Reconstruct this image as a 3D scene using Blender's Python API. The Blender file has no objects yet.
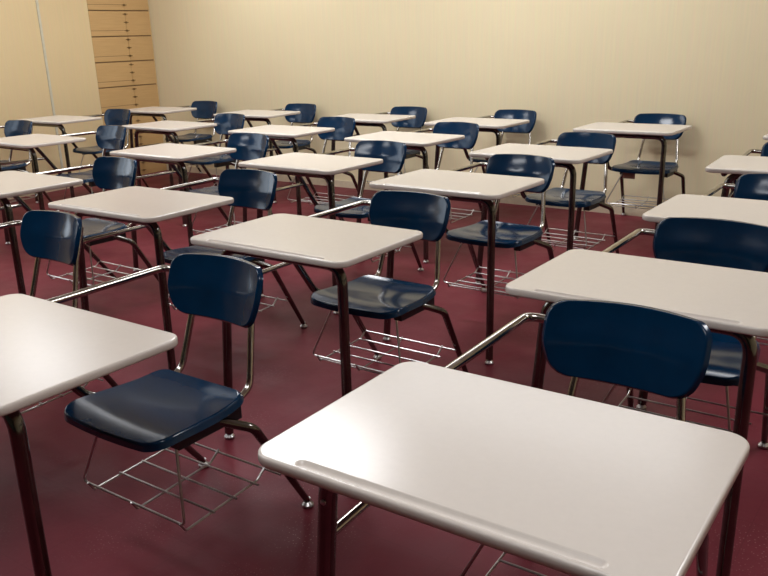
import bpy, bmesh, math, random
from mathutils import Vector, Matrix, noise
random.seed(4)
scn = bpy.context.scene
C = scn.collection
PI = math.pi
R = math.radians

# ------------------------------------------------------------------ materials
def new_mat(name):
    m = bpy.data.materials.new(name); m.use_nodes = True
    nt = m.node_tree
    return m, nt, nt.nodes['Principled BSDF']

def tex_noise(nt, scale, detail=4, rough=.55, vec=None):
    n = nt.nodes.new('ShaderNodeTexNoise'); n.inputs['Scale'].default_value = scale
    n.inputs['Detail'].default_value = detail; n.inputs['Roughness'].default_value = rough
    if vec is not None: nt.links.new(vec, n.inputs['Vector'])
    return n

def ramp(nt, fac, stops):
    r = nt.nodes.new('ShaderNodeValToRGB')
    e = r.color_ramp.elements
    while len(e) < len(stops): e.new(.5)
    for el, (p, c) in zip(e, stops):
        el.position = p; el.color = (*c, 1)
    nt.links.new(fac, r.inputs['Fac'])
    return r

def bump(nt, b, h, strength, dist=.001):
    n = nt.nodes.new('ShaderNodeBump'); n.inputs['Strength'].default_value = strength
    n.inputs['Distance'].default_value = dist
    nt.links.new(h, n.inputs['Height']); nt.links.new(n.outputs['Normal'], b.inputs['Normal'])

def simple(name, col, rough, metal=0, noise_amt=.06, scale=30, bump_s=0, coat=0):
    m, nt, b = new_mat(name)
    tc = nt.nodes.new('ShaderNodeTexCoord')
    n = tex_noise(nt, scale, vec=tc.outputs['Object'])
    lo = tuple(c*(1-noise_amt) for c in col); hi = tuple(min(1, c*(1+noise_amt)) for c in col)
    r = ramp(nt, n.outputs['Fac'], [(.3, lo), (.7, hi)])
    nt.links.new(r.outputs['Color'], b.inputs['Base Color'])
    b.inputs['Roughness'].default_value = rough; b.inputs['Metallic'].default_value = metal
    if coat: b.inputs['Coat Weight'].default_value = coat; b.inputs['Coat Roughness'].default_value = .1
    if bump_s: bump(nt, b, n.outputs['Fac'], bump_s)
    return m

M_top = simple('offwhite_plastic', (.58, .530, .478), .23, noise_amt=.012, scale=90)
M_blue = simple('navy_plastic', (.0008, .0190, .052), .15, noise_amt=.12, scale=14)
M_blue.node_tree.nodes['Principled BSDF'].inputs['Specular IOR Level'].default_value = .3
M_chrome = simple('chrome', (.42, .40, .37), .14, metal=1, noise_amt=.12, scale=25)
M_leg = simple('chrome_dark_reflection', (.15, .145, .135), .14, metal=1, noise_amt=.12, scale=25)  # same chrome, with the dark reflections on the legs put into its colour
M_wire = simple('zinc_wire', (.46, .45, .44), .32, metal=1, noise_amt=.1, scale=40)
M_bracket = simple('black_bracket', (.006, .006, .009), .35)
M_tag = simple('brown_card', (.22, .10, .07), .7)
M_line = simple('white_painted_metal', (.55, .52, .42), .45)
M_seam = simple('dark_gap', (.20, .125, .06), .8)
M_hinge = simple('bronze_metal', (.20, .12, .05), .5, metal=.4)

def wall_mat(name, col, tint):
    m, nt, b = new_mat(name)
    g = nt.nodes.new('ShaderNodeNewGeometry')
    n = tex_noise(nt, .9, 3, vec=g.outputs['Position'])
    r = ramp(nt, n.outputs['Fac'], [(.3, col), (.75, tint)])
    mp = nt.nodes.new('ShaderNodeMapping'); mp.inputs['Scale'].default_value = (60, 60, 2)
    nt.links.new(g.outputs['Position'], mp.inputs['Vector'])
    n2 = tex_noise(nt, 1.5, 3, vec=mp.outputs['Vector'])
    mx = nt.nodes.new('ShaderNodeMix'); mx.data_type = 'RGBA'; mx.blend_type = 'MULTIPLY'
    mx.inputs['Factor'].default_value = .12
    nt.links.new(r.outputs['Color'], mx.inputs[6]); nt.links.new(n2.outputs['Color'], mx.inputs[7])
    nt.links.new(mx.outputs[2], b.inputs['Base Color'])
    b.inputs['Roughness'].default_value = .62
    bump(nt, b, n2.outputs['Fac'], .15)
    return m
M_wall = wall_mat('cream_wall', (.74, .635, .415), (.77, .665, .44))
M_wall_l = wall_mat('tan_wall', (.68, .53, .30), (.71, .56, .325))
M_front = simple('darkened_front_wall', (.07, .075, .06), .7)  # unseen wall, coloured dark to deepen backrest reflections and contrast
M_base = simple('beige_baseboard', (.60, .51, .37), .5)
M_ceil = simple('ceiling_tile', (.75, .72, .65), .9)

def floor_mat():
    m, nt, b = new_mat('maroon_floor')
    g = nt.nodes.new('ShaderNodeNewGeometry')
    n1 = tex_noise(nt, 1.3, 6, vec=g.outputs['Position'])
    r1 = ramp(nt, n1.outputs['Fac'], [(.3, (.082, .0100, .0165)), (.7, (.168, .024, .036))])  # maroon tone; its wide mottling also paints in glare patches
    # worn chalky speckles
    v = nt.nodes.new('ShaderNodeTexVoronoi'); v.voronoi_dimensions = '2D'; v.inputs['Scale'].default_value = 60
    nt.links.new(g.outputs['Position'], v.inputs['Vector'])
    r2 = ramp(nt, v.outputs['Distance'], [(.0, (1, 1, 1)), (.12, (0, 0, 0))])
    n2 = tex_noise(nt, 2.2, 3, vec=g.outputs['Position'])
    r3 = ramp(nt, n2.outputs['Fac'], [(.5, (0, 0, 0)), (.68, (1, 1, 1))])
    mu = nt.nodes.new('ShaderNodeMath'); mu.operation = 'MULTIPLY'
    nt.links.new(r2.outputs['Color'], mu.inputs[0]); nt.links.new(r3.outputs['Color'], mu.inputs[1])
    mu2 = nt.nodes.new('ShaderNodeMath'); mu2.operation = 'MULTIPLY'; mu2.inputs[1].default_value = .8
    nt.links.new(mu.outputs[0], mu2.inputs[0])
    mx = nt.nodes.new('ShaderNodeMix'); mx.data_type = 'RGBA'
    nt.links.new(mu2.outputs[0], mx.inputs['Factor'])
    nt.links.new(r1.outputs['Color'], mx.inputs[6]); mx.inputs[7].default_value = (.42, .28, .27, 1)
    # square vinyl tiles, thin seams
    br = nt.nodes.new('ShaderNodeTexBrick'); br.offset = 0
    br.inputs['Scale'].default_value = 1; br.inputs['Mortar Size'].default_value = .0018
    br.inputs['Brick Width'].default_value = .305; br.inputs['Row Height'].default_value = .305
    br.inputs['Color1'].default_value = (1, 1, 1, 1); br.inputs['Color2'].default_value = (.9, .9, .9, 1)
    br.inputs['Mortar'].default_value = (.55, .5, .5, 1)
    nt.links.new(g.outputs['Position'], br.inputs['Vector'])
    m2 = nt.nodes.new('ShaderNodeMix'); m2.data_type = 'RGBA'; m2.blend_type = 'MULTIPLY'
    m2.inputs['Factor'].default_value = .25
    nt.links.new(mx.outputs[2], m2.inputs[6]); nt.links.new(br.outputs['Color'], m2.inputs[7])
    nt.links.new(m2.outputs[2], b.inputs['Base Color'])
    n3 = tex_noise(nt, 6, 5, vec=g.outputs['Position'])
    rr = ramp(nt, n3.outputs['Fac'], [(.3, (.42,)*3), (.7, (.55,)*3)])
    nt.links.new(rr.outputs['Color'], b.inputs['Roughness']); b.inputs['Specular IOR Level'].default_value = .14
    n4 = tex_noise(nt, 45, 3, vec=g.outputs['Position'])
    bump(nt, b, n4.outputs['Fac'], .25, .002)
    return m
M_floor = floor_mat()

def wood_mat():
    m, nt, b = new_mat('tan_wood_boards')
    g = nt.nodes.new('ShaderNodeNewGeometry')
    mp = nt.nodes.new('ShaderNodeMapping'); mp.inputs['Scale'].default_value = (4, 4, 60)
    nt.links.new(g.outputs['Position'], mp.inputs['Vector'])
    n = tex_noise(nt, 1.2, 5, vec=mp.outputs['Vector'])
    r = ramp(nt, n.outputs['Fac'], [(.3, (.49, .31, .13)), (.7, (.54, .345, .15))])
    nt.links.new(r.outputs['Color'], b.inputs['Base Color'])
    b.inputs['Roughness'].default_value = .5
    return m
M_wood = wood_mat()

def emit(name, col, s):
    m = bpy.data.materials.new(name); m.use_nodes = True; nt = m.node_tree; nt.nodes.clear()
    e = nt.nodes.new('ShaderNodeEmission'); o = nt.nodes.new('ShaderNodeOutputMaterial')
    e.inputs['Color'].default_value = (*col, 1); e.inputs['Strength'].default_value = s
    nt.links.new(e.outputs[0], o.inputs[0]); return m

# ------------------------------------------------------------------ mesh helpers
def obj(name, bm, m, parent=None, smooth=True, angle=40):
    bmesh.ops.recalc_face_normals(bm, faces=bm.faces)
    me = bpy.data.meshes.new(name); bm.to_mesh(me); bm.free()
    me.materials.append(m)
    if smooth:
        for p in me.polygons: p.use_smooth = True
        me.set_sharp_from_angle(angle=R(angle))
    o = bpy.data.objects.new(name, me); C.objects.link(o)
    if parent is not None: o.parent = parent
    return o

def box(bm, x0, y0, z0, x1, y1, z1):
    vs = [bm.verts.new(p) for p in ((x0,y0,z0),(x1,y0,z0),(x1,y1,z0),(x0,y1,z0),(x0,y0,z1),(x1,y0,z1),(x1,y1,z1),(x0,y1,z1))]
    for f in ((0,3,2,1),(4,5,6,7),(0,1,5,4),(1,2,6,5),(2,3,7,6),(3,0,4,7)): bm.faces.new([vs[i] for i in f])

def smooth_path(pts, rad, n=7):
    """polyline -> polyline with circular-ish fillets of radius rad (scalar or list per inner point)"""
    P = [Vector(p) for p in pts]; out = [P[0]]
    for i in range(1, len(P)-1):
        r = rad[i-1] if isinstance(rad, (list, tuple)) else rad
        a, b, c = P[i-1], P[i], P[i+1]
        u = (a-b); v = (c-b); lu, lv = u.length, v.length; u.normalize(); v.normalize()
        ang = u.angle(v); t = min(r/math.tan(ang/2) if ang < 3.13 else 0, lu*.49, lv*.49)
        if t < 1e-5: out.append(b); continue
        s, e = b+u*t, b+v*t
        for k in range(n+1):
            w = k/n; out.append((1-w)**2*s + 2*w*(1-w)*b + w*w*e)
    out.append(P[-1])
    return out

def tube(bm, pts, r, seg=12, caps=True):
    pts = [Vector(p) for p in pts]; n = len(pts)
    rads = r if isinstance(r, (list, tuple)) else [r]*n
    t0 = (pts[1]-pts[0]).normalized()
    ref = Vector((0,0,1)) if abs(t0.z) < .9 else Vector((1,0,0))
    nrm = t0.cross(ref).normalized(); rings = []
    for i, p in enumerate(pts):
        if i == 0: t = pts[1]-pts[0]
        elif i == n-1: t = pts[-1]-pts[-2]
        else: t = (pts[i+1]-p).normalized()+(p-pts[i-1]).normalized()
        t.normalize()
        nrm = (nrm - t*nrm.dot(t)).normalized(); bi = t.cross(nrm)
        rings.append([bm.verts.new(p+(nrm*math.cos(2*PI*k/seg)+bi*math.sin(2*PI*k/seg))*rads[i]) for k in range(seg)])
    for a, b in zip(rings, rings[1:]):
        for k in range(seg): bm.faces.new((a[k], a[(k+1)%seg], b[(k+1)%seg], b[k]))
    if caps:
        bm.faces.new(rings[0][::-1]); bm.faces.new(rings[-1])

def lathe(bm, prof, c, seg=16):
    rings = []
    for r, z in prof:
        rings.append([bm.verts.new((c[0]+r*math.cos(2*PI*k/seg), c[1]+r*math.sin(2*PI*k/seg), c[2]+z)) for k in range(seg)])
    for a, b in zip(rings, rings[1:]):
        for k in range(seg): bm.faces.new((a[k], a[(k+1)%seg], b[(k+1)%seg], b[k]))
    bm.faces.new(rings[0][::-1]); bm.faces.new(rings[-1])

def rounded_poly(pts, rads, n=10, bulge=0):
    """2D rounded polygon; edges get a slight outward bow"""
    P = [Vector(p) for p in pts]; m = len(P); corners = []
    for i in range(m):
        a, b, c = P[i-1], P[i], P[(i+1) % m]
        u = (a-b).normalized(); v = (c-b).normalized(); ang = u.angle(v)
        t = rads[i]/math.tan(ang/2); cen = b + (u+v).normalized()*(rads[i]/math.sin(ang/2))
        s, e = b+u*t-cen, b+v*t-cen
        tot = math.atan2(s.x*e.y-s.y*e.x, s.dot(e))
        corners.append([cen + Matrix.Rotation(tot*k/n, 2) @ s for k in range(n+1)])
    out = []
    for i in range(m):
        out += corners[i]
        s = corners[i][-1]; e = corners[(i+1) % m][0]
        d = e-s; nn = Vector((d.y, -d.x)).normalized()
        for k in range(1, 8):
            w = k/8; out.append(s+d*w+nn*bulge*d.length*4*w*(1-w))
    return out

def shell(outline, center, surf, thick, rim, name, m, parent):
    """moulded plastic shell: surf(u,v)->(point, unit normal); outline in (u,v); rim = how far the edge rolls back"""
    bm = bmesh.new(); c = Vector(center); N = len(outline)
    front = []; RR = [.0, .2, .38, .54, .68, .79, .87, .93, .97]
    def at(r, k):
        q = c + (outline[k]-c)*r
        return q
    cen = bm.verts.new(surf(c)[0]); prev = None
    for r in RR[1:]:
        ring = [bm.verts.new(surf(at(r, k))[0]) for k in range(N)]
        if prev is None:
            for k in range(N): bm.faces.new((cen, ring[k], ring[(k+1)%N]))
        else:
            for k in range(N): bm.faces.new((prev[k], ring[k], ring[(k+1)%N], prev[(k+1)%N]))
        prev = ring
    # rolled rim: half round going back by `rim`
    for s in range(0, 8):
        a = PI/2 * s/4 if s <= 4 else None
        ring = []
        for k in range(N):
            q = outline[k]; p, nn = surf(q); inw = (surf(at(.97, k))[0]-p).normalized()
            er = min(.010, rim*.45)
            if s <= 4: p2 = p + inw*er*(1-math.sin(a)) - nn*er*(1-math.cos(a))
            elif s == 5: p2 = p - nn*rim - inw*.003
            elif s == 6: p2 = p - nn*rim + inw*.004
            else: p2 = p - nn*thick + inw*.008
            ring.append(bm.verts.new(p2))
        for k in range(N): bm.faces.new((prev[k], ring[k], ring[(k+1)%N], prev[(k+1)%N]))
        prev = ring
    for r in (.8, .5, .2):
        ring = [bm.verts.new(surf(at(r, k))[0]-surf(at(r, k))[1]*thick) for k in range(N)]
        for k in range(N): bm.faces.new((prev[k], ring[k], ring[(k+1)%N], prev[(k+1)%N]))
        prev = ring
    bm.faces.new(prev)
    return obj(name, bm, m, parent, angle=60)

# ------------------------------------------------------------------ the room (x along back wall, y towards back wall)
XL, XR, YF, YB, ZC = -6.88, 3.0, -9.0, .03, 2.75
def struct(name, bm, m, parent=None, **k):
    o = obj(name, bm, m, parent, **k)
    if parent is None: o['kind'] = 'structure'
    return o
b = bmesh.new(); box(b, XL-.15, YF-.15, -.12, XR+.15, YB+.15, 0); struct('floor', b, M_floor, smooth=False)
b = bmesh.new(); box(b, XL-.15, YF-.15, ZC, XR+.15, YB+.15, ZC+.1); struct('ceiling', b, M_ceil, smooth=False)
b = bmesh.new(); box(b, XL-.15, YB, 0, XR+.15, YB+.15, ZC); struct('wall_back', b, M_wall, smooth=False)
b = bmesh.new(); box(b, XR, YF, 0, XR+.15, YB, ZC); struct('wall_right', b, M_wall, smooth=False)
b = bmesh.new(); box(b, XL-.15, YF-.15, 0, XR+.15, YF, ZC); struct('wall_front', b, M_front, smooth=False)
# left wall with a window band beside the front half of the room and a shallow recess for the boards
wy0, wy1, wz0, wz1 = -5.5, -2.7, 1.0, 2.3
b = bmesh.new()
box(b, XL-.15, YF, 0, XL, wy0, ZC); box(b, XL-.15, wy0, 0, XL, wy1, wz0); box(b, XL-.15, wy0, wz1, XL, wy1, ZC)
box(b, XL-.15, wy1, 0, XL, YB-.735, ZC); box(b, XL-.15, YB-.735, 0, XL-.015, YB, ZC)
struct('wall_left', b, M_wall_l, smooth=False)
b = bmesh.new()
nW = 4
for i in range(nW+1):
    y = wy0+(wy1-wy0)*i/nW; box(b, XL-.1, y-.03, wz0, XL-.02, y+.03, wz1)
box(b, XL-.1, wy0, wz0, XL-.02, wy1, wz0+.05); box(b, XL-.1, wy0, wz1-.05, XL-.02, wy1, wz1)
struct('window_1', b, M_line, smooth=False)
# baseboards
b = bmesh.new(); box(b, XL, YB-.012, 0, XR, YB, .06); struct('baseboard_back', b, M_base, smooth=False)
b = bmesh.new(); box(b, XL, YF, 0, XL+.012, YB-.735, .06); struct('baseboard_left', b, M_base, smooth=False)

# vertical white metal strip on the left wall
b = bmesh.new(); y = YB-1.255; box(b, XL, y-.010, .06, XL+.010, y+.010, ZC)
struct('trim_1', b, M_line, smooth=False)

# recessed wall of horizontal boards in the corner
cab = bpy.data.objects.new('wall_cupboard', None); C.objects.link(cab); cab.location = (XL, YB-.375, 0)
cab['label'] = 'tall tan boarded cupboard front in the far left corner with a row of small catches'
cab['category'] = 'cupboard'
def cbox(name, m, y0, z0, y1, z1, x0, x1):
    bb = bmesh.new(); box(bb, x0, y0, z0, x1, y1, z1)
    return obj(name, bb, m, cab, smooth=False)
cbox('backing', M_seam, -.357, 0, .357, ZC, -.0145, -.010)
zs = [-.05+.0]
z = .879-.2325*4
edges = []
k = 0
while z < ZC:
    edges.append(z); z += .2325
for z in edges:
    z0, z1 = max(0.0, z+.006), min(ZC, z+.2270)
    if z1-z0 < .02: continue
    bb = bmesh.new()
    for ya, yb in ((-.357, .060), (.062, .357)):
        box(bb, -.010, ya, z0, -.002, yb, z1)
    bd = obj('board', bb, M_wood, cab, smooth=False)
    bb = bmesh.new(); box(bb, -.002, -.357, z0+.045, -.0012, .060, z0+.049)
    obj('bead', bb, M_seam, bd, smooth=False)
    for q in range(3):
        bb = bmesh.new(); zz = z0+.045+.075*q
        if zz > ZC-.02: continue
        box(bb, -.002, -.0+.034, zz-.003, .004, .088, zz+.004); box(bb, -.002, -.0+.053, zz-.009, .006, .069, zz+.009)
        obj('catch', bb, M_hinge, bd, smooth=False)

# ------------------------------------------------------------------ combination desk
W, D, H, RC = .61, .434, .706, .038
def thing(name, label, cat, loc, rz, group):
    o = bpy.data.objects.new(name, None); C.objects.link(o)
    o.location = loc; o.rotation_euler = (0, 0, rz)
    o['label'] = label; o['category'] = cat; o['group'] = group
    return o

def make_desktop(parent):
    bm = bmesh.new()
    def ring(inset, z):
        r = max(.004, RC-inset)
        pts = rounded_poly([(inset,inset),(W-inset,inset),(W-inset,D-inset),(inset,D-inset)], [r]*4, 8)
        return [bm.verts.new((p.x, p.y, z)) for p in pts]
    def bridge(a, b):
        n = len(a)
        for k in range(n): bm.faces.new((a[k], a[(k+1)%n], b[(k+1)%n], b[k]))
    prof = [(.0035, H-.0004), (.0016, H-.0014), (.0005, H-.003), (0, H-.0055), (0, H-.0145), (.0018, H-.0178), (.006, H-.0195), (.014, H-.0195), (.022, H-.0150)]
    rings = [ring(*p) for p in prof]
    for a, c in zip(rings, rings[1:]): bridge(a, c)
    bm.faces.new(rings[-1])
    top = ring(.0052, H); bridge(rings[0], top)
    # pencil groove
    x0, x1, yc, hw = .080, .538, .0170, .0105
    def cap(o, z):
        r = hw-o; pts = []
        for k in range(9): a = PI/2+PI*k/8; pts.append((x0+hw+r*math.cos(a), yc+r*math.sin(a)))
        for k in range(9): a = -PI/2+PI*k/8; pts.append((x1-hw+r*math.cos(a), yc+r*math.sin(a)))
        return [bm.verts.new((p[0], p[1], z)) for p in pts]
    g0 = cap(0, H); g1 = cap(.0022, H-.0012); g2 = cap(.0045, H-.0036); g3 = cap(.008, H-.0046)
    bridge(g0, g1); bridge(g1, g2); bridge(g2, g3); bm.faces.new(g3)
    def loop_edges(l): return [bm.edges.get((l[k], l[(k+1)%len(l)])) or bm.edges.new((l[k], l[(k+1)%len(l)])) for k in range(len(l))]
    bmesh.ops.triangle_fill(bm, edges=loop_edges(top)+loop_edges(g0), use_beauty=True)
    o = obj('desktop', bm, M_top, parent, angle=50)
    for p in o.data.polygons:
        if p.normal.z > .9999 and all(abs(o.data.vertices[v].co.z-H) < 1e-5 for v in p.vertices): p.use_smooth = False
    return o

def back_surf(q):
    hw, hh = .168, .081
    def f(x, z):
        u, v = x/hw, z/hh
        y = .850-.040*u*u + .026*v - .006*math.exp(-(v/.45)**2)*(1-u*u*.6)
        return Vector((.280+x, y, .648+z))
    x, z = q; e = .002
    p = f(x, z); nx = f(x+e, z)-f(x-e, z); nz = f(x, z+e)-f(x, z-e)
    n = nx.cross(nz).normalized()
    if n.y > 0: n = -n
    return p, n

SY0, SY1, SXC, SZ = .414, .738, .300, .420
def seat_surf(q):
    def f(x, y):
        u = x/.19; t = (y-SY0)/(SY1-SY0)
        z = SZ + .005*u*u - .010*math.exp(-((t-.62)/.30)**2)*(1-.5*u*u)
        if t < .22: z -= .008*((.22-t)/.22)**2
        if t > .80: z += .012*((t-.80)/.20)**2
        return Vector((SXC+x, y, z))
    x, y = q; e = .002
    p = f(x, y); n = (f(x+e, y)-f(x-e, y)).cross(f(x, y+e)-f(x, y-e)).normalized()
    if n.z < 0: n = -n
    return p, n

def glide(parent, x, y):
    bb = bmesh.new(); lathe(bb, [(.010,.0),(.0165,.003),(.0175,.009),(.013,.014),(.009,.018),(.009,.028)], (x, y, .0005))
    return obj('foot_glide', bb, M_wire, parent)

def make_desk():
    t = thing('student_desk', 'x', 'desk', (0,0,0), 0, 'student desks')
    make_desktop(t)
    # front U frame: two legs and a rail under the top
    zr = H-.0360; r = .0152
    xr, xl, yf = .090, .550, .078; xrf, xlf, yff = .042, .558, .065
    p = smooth_path([(xrf, yff, .022), (xr, yf, zr), (.30, yf, zr)], .055)
    bb = bmesh.new(); tube(bb, p, r, 14); lr = obj('leg', bb, M_leg, t); glide(lr, xrf, yff)
    p = smooth_path([(xlf, yff, .022), (xl, yf, zr), (.30, yf, zr)], .055)
    bb = bmesh.new(); tube(bb, p, r, 14); ll = obj('leg', bb, M_leg, t); glide(ll, xlf, yff)
    bb = bmesh.new()
    lathe(bb, [(.0045,0),(.0045,.002),(.002,.0035)], (0,0,0), 10)
    bmesh.ops.rotate(bb, verts=bb.verts, matrix=Matrix.Rotation(PI/2, 3, 'X'))
    bmesh.ops.translate(bb, verts=bb.verts, vec=(xr-.001, yf-r-.0005, .618)); obj('bolt', bb, M_wire, lr)
    # brackets holding the top
    for y in (.078, .32):
        bb = bmesh.new(); box(bb, .10, y-.016, zr+.0135, .50, y+.016, H-.0145)
        obj('mounting_plate', bb, M_leg, t, smooth=False)
    # long side tube: under the top, down to the seat, across under it and down as the rear left leg
    rt = .0125
    path = smooth_path([(.066, .10, zr), (.066, .335, zr), (.052, .548, .388), (.13, .620, .378), (.445, .636, .386), (.500, .715, .345), (.480, .921, .022)],
                       [.05, .06, .10, .04, .05], 8)
    cut = max(i for i, q in enumerate(path) if q.x < .38 and q.z < .40)
    bb = bmesh.new(); tube(bb, path[:cut+2], rt, 14); obj('side_tube', bb, M_leg, t)
    bb = bmesh.new(); pp = path[cut+1:]; tube(bb, pp, [rt]*(len(pp)-1)+[.0095], 14); l = obj('leg', bb, M_leg, t); glide(l, .480, .923)
    p = smooth_path([(.128, .620, .372), (.100, .685, .310), (.050, .921, .022)], .03)
    bb = bmesh.new(); tube(bb, p, [rt]*(len(p)-1)+[.0095], 14); l = obj('leg', bb, M_leg, t); glide(l, .050, .923)
    # stretcher between front right leg and the side tube
    bb = bmesh.new(); tube(bb, [(.079, .078, .545), (.058, .430, .540)], .0085, 12); obj('stretcher', bb, M_chrome, t)
    # arm rail
    p = smooth_path([(.062, .10, .674), (.060, .45, .673), (.050, .860, .672), (.135, .866, .668), (.165, .858, .662)], [.2, .030, .05], 7)
    bb = bmesh.new(); tube(bb, p, .0102, 12); obj('arm_rail', bb, M_chrome, t)
    # back posts
    for s, (xa, xb) in ((0, (.187, .174)), (1, (.408, .433))):
        p = smooth_path([(xa+(.01 if not s else -.01), .872, .69), (xa, .828, .58), (xb, .778, .420), (xb, .700, .386), (xb, .54, .383)], [.1, .05, .035, .05], 7)
        bb = bmesh.new(); tube(bb, p, .0095, 12); obj('back_post', bb, M_chrome, t)
    # seat support bars
    for x in (.163, .444):
        bb = bmesh.new(); box(bb, x-.016, .505, .364, x+.016, .715, .398); obj('seat_support', bb, M_bracket, t, smooth=False)
    # seat and backrest shells
    so = rounded_poly([(-.200, SY0), (.188, SY0), (.162, SY1-.003), (-.165, SY1-.003)], [.058, .058, .042, .042], 9, .012)
    shell(so, (0, (SY0+SY1)/2), seat_surf, .006, .021, 'seat', M_blue, t)
    bo = rounded_poly([(-.140, -.0795), (.140, -.0795), (.168, -.005), (.166, .0795), (-.166, .0795), (-.168, -.005)], [.060, .060, .10, .036, .036, .10], 8, .008)
    shell(bo, (0, 0), back_surf, .006, .013, 'backrest', M_blue, t)
    # wire book basket
    rw = .0032
    bk = bmesh.new()
    zt, zl = .168, .147
    tube(bk, smooth_path([(.172, .510, .388), (.067, .488, zt), (.466, .488, zt), (.418, .530, .388)], .014, 4), .0037, 8)
    bas = obj('book_basket', bk, M_wire, t)
    bb = bmesh.new(); tube(bb, [(.078, .802, zt), (.498, .802, zt)], rw, 8); obj('wire', bb, M_wire, bas)
    for y in (.588, .666, .748):
        bb = bmesh.new(); tube(bb, [(.090, y, zl+.0055), (.464, y, zl+.0055)], rw, 8); obj('wire', bb, M_wire, bas)
    for x, xr2 in ((.096, .083), (.275, .258), (.457, .438)):
        bb = bmesh.new()
        tube(bb, smooth_path([(x, .481, zt+.006), (x, .497, zl), (xr2, .770, zl), (xr2, .806, zt+.006)], .010, 4), rw, 8)
        obj('wire', bb, M_wire, bas)
    return t

proto = make_desk()
UNITS = {
 1:(-0.788,-5.043,0.70),
 2:(-1.861,-5.176,-0.09),
 3:(-1.924,-4.132,-0.17),
 4:(-0.853,-4.112,-0.06),
 5:(-2.867,-3.996,0.26),
 6:(-3.827,-3.976,-0.85),
 7:(-2.005,-3.073,-1.28),
 8:(-0.832,-3.179,0.00),
 9:(-2.942,-2.883,-1.33),
 10:(-3.946,-2.879,-1.23),
 11:(-2.072,-2.112,-1.90),
 12:(-0.908,-2.121,2.93),
 13:(-5.305,-2.871,-3.07),
 14:(-3.067,-1.855,-2.02),
 15:(-4.073,-1.823,-0.73),
 16:(-2.036,-0.856,-0.25),
 17:(-5.273,-1.756,-2.68),
 18:(-6.552,-1.829,0.45),
 19:(-3.149,-0.826,-1.04),
 20:(-4.092,-0.822,1.21),
 21:(-5.277,-0.794,2.50),
 22:(-6.672,-0.694,1.54),
 30:(-2.839,-5.014,-0.91),
 31:(-6.384,-2.892,2.43),
 32:(-0.942,-0.816,-0.04),
}
LABELS = {
 1: 'largest and nearest off-white desktop at bottom centre, with its navy backrest at right',
 2: 'off-white desk at bottom left edge, its whole navy seat and wire basket in view',
 3: 'off-white desk in mid picture, directly behind the nearest desk, navy seat over wire basket',
 4: 'off-white desk at right edge, directly behind the nearest desk\'s navy backrest',
 5: 'off-white desk in left part, just behind the single navy backrest at left edge',
 6: 'off-white desk cut by left edge at mid height, fourth row from the back wall',
 7: 'off-white desk right of centre, third from the back wall, seat behind its single front leg',
 8: 'off-white desk at right edge, third row from the back wall, partly hidden by navy backrest',
 9: 'off-white desk in third row from the back wall, third column from the right',
 10: 'off-white desk in third row from the back wall, fourth column from the right',
 11: 'off-white desk right of centre, second from the back wall, navy backrest against the wall behind',
 12: 'off-white desk at far right, second from the back wall, only its left corner showing',
 13: 'off-white desk at left edge, just in front of the desk beside the white wall strip',
 14: 'off-white desk in second row from the back wall, third column from the right',
 15: 'off-white desk in second row from the back wall, fourth column from the right',
 16: 'off-white desk against the back wall at right, brown card under its navy seat',
 17: 'off-white desk, second from the back wall, in front of the tan cupboard corner',
 18: 'off-white desk beside the left wall, in front of the thin white vertical strip',
 19: 'off-white desk against the back wall, next left of the one with the brown card',
 20: 'off-white desk against the back wall, third from the tan cupboard corner',
 21: 'off-white desk against the back wall, second from the tan cupboard corner',
 22: 'off-white desk in the far left corner, touching distance from the tan cupboard',
 30: 'desk outside the left edge, only its navy backrest and chrome back posts in view',
 31: 'desk by the left wall, farthest left navy backrest, its off-white top out of frame',
 32: 'off-white desk at far right against the back wall, only a sliver of top showing',
}
CAM = Vector((0, -5.798526098, 1.2770449))
first = True
for i, (x, y, a) in UNITS.items():
    if i in (17, 18): s = (-1.86-CAM.y)/(y-CAM.y); x *= s; y = -1.86
    if y > -.915:                       # row backed against the wall: keep rear feet clear of it
        s = (-.917-CAM.y)/(y-CAM.y); x = CAM.x+(x-CAM.x)*s; y = -.917
    if first: r = proto; first = False
    else:
        r = proto.copy(); C.objects.link(r)
        for ch in list(proto.children):
            c = ch.copy(); C.objects.link(c); c.parent = r
            for g in ch.children:
                d = g.copy(); C.objects.link(d); d.parent = c
    r.location = (x, y, 0); r.rotation_euler = (0, 0, R(a)); r['label'] = LABELS[i]; r['group'] = 'student desks in rows'
    if i in (3, 7, 11, 16):                 # these baskets have one wire more, low at the front
        bas = [c for c in r.children if c.name.startswith('book_basket')][0]
        bb = bmesh.new(); tube(bb, [(.092, .502, .1525), (.461, .502, .1525)], .0030, 8); obj('wire', bb, M_wire, bas)
    if i == 16:
        bb = bmesh.new(); box(bb, .18, .470, .345, .26, .475, .385); obj('card', bb, M_tag, r, smooth=False)

# ------------------------------------------------------------------ lighting
def troffer(cx, cy, sx, sy, power):
    t = bpy.data.objects.new('ceiling_light', None); C.objects.link(t); t.location = (cx, cy, ZC)
    t['label'] = 'unseen recessed ceiling light panel over the desks'; t['category'] = 'ceiling light'; t['group'] = 'ceiling light panels'
    b = bmesh.new()
    for x0, y0, x1, y1 in ((-sx/2-.03,-sy/2-.03,sx/2+.03,-sy/2),(-sx/2-.03,sy/2,sx/2+.03,sy/2+.03),(-sx/2-.03,-sy/2,-sx/2,sy/2),(sx/2,-sy/2,sx/2+.03,sy/2)):
        box(b, x0, y0, -.03, x1, y1, 0)
    obj('frame', b, M_line, t, smooth=False)
    b = bmesh.new(); box(b, -sx/2, -sy/2, -.012, sx/2, sy/2, -.002)
    obj('diffuser', b, M_diff, t, smooth=False)
    l = bpy.data.lights.new('panel_light', 'AREA'); l.shape = 'RECTANGLE'; l.size = sx; l.size_y = sy
    l.energy = power; l.color = (.97, .98, 1)
    lo = bpy.data.objects.new('panel_light', l); C.objects.link(lo); lo.location = (cx, cy, ZC-.02)
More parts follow.
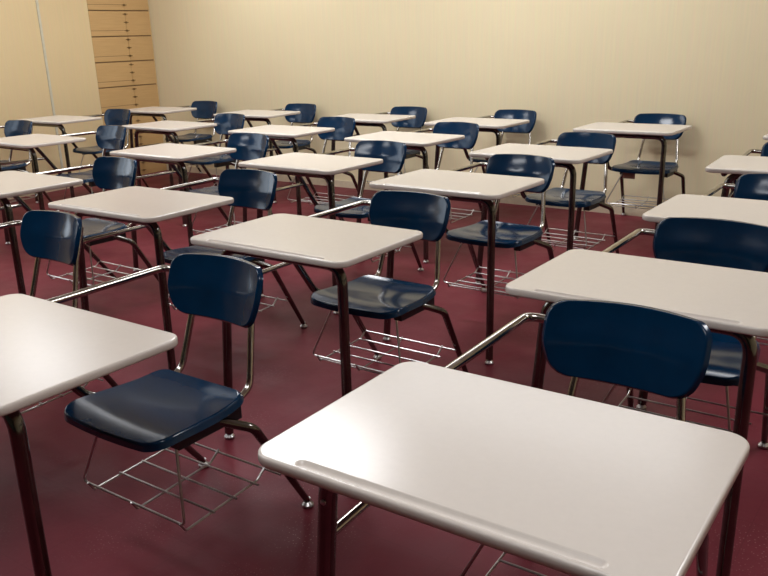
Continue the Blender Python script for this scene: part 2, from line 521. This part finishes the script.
M_diff = emit('light_diffuser', (.97, .98, 1), 4.0)
for cx, cy, sx, pw in ((-6.1, -2.25, 1.22, 12), (-3.25, -2.2, 1.22, 45), (.9, -2.3, 1.22, 44), (-5.2, -.75, 1.22, 17), (-2.3, -.75, 2.44, 12), (-6.1, -5.4, 1.22, 18), (-3.25, -5.4, 1.22, 26), (-.3, -5.4, 1.22, 17)):  # panels nearest the back wall and at far right added to brighten the walls
    troffer(cx, cy, sx, .61, pw)
# daylight through the left wall windows
l = bpy.data.lights.new('window_daylight', 'AREA'); l.shape = 'RECTANGLE'; l.size = wy1-wy0; l.size_y = wz1-wz0
l.energy = 30; l.color = (.86, .93, 1.0)
lo = bpy.data.objects.new('window_daylight', l); C.objects.link(lo)
lo.location = (XL-.12, (wy0+wy1)/2, (wz0+wz1)/2); lo.rotation_euler = (R(90), 0, R(-90))

w = bpy.data.worlds.new('World'); scn.world = w; w.use_nodes = True
bg = w.node_tree.nodes['Background']; bg.inputs['Color'].default_value = (.75, .87, 1, 1); bg.inputs['Strength'].default_value = 1.0

# ------------------------------------------------------------------ camera
cd = bpy.data.cameras.new('camera'); cam = bpy.data.objects.new('camera', cd); C.objects.link(cam)
cd.sensor_width = 36; cd.sensor_fit = 'HORIZONTAL'; cd.lens = 818.7354*36/768
cd.shift_x = 9.4314/768; cd.shift_y = 36.820/768; cd.clip_start = .05
rx = Vector((0.8145575915133234, 0.5793888134341966, -0.02836429049575504))
uy = Vector((-0.17102807330200603, 0.2865953966016403, 0.9426624405317909))
fw = Vector((-0.5542971479726532, 0.7630017572155796, -0.3325402084490239))
m = Matrix((( rx.x, uy.x, -fw.x, CAM.x), (rx.y, uy.y, -fw.y, CAM.y), (rx.z, uy.z, -fw.z, CAM.z), (0, 0, 0, 1)))
cam.matrix_world = m
scn.camera = cam
scn.view_settings.view_transform = 'Standard'; scn.view_settings.look = 'None'
scn.view_settings.exposure = 0.07; scn.view_settings.gamma = 1
scn.view_settings.use_curve_mapping = False
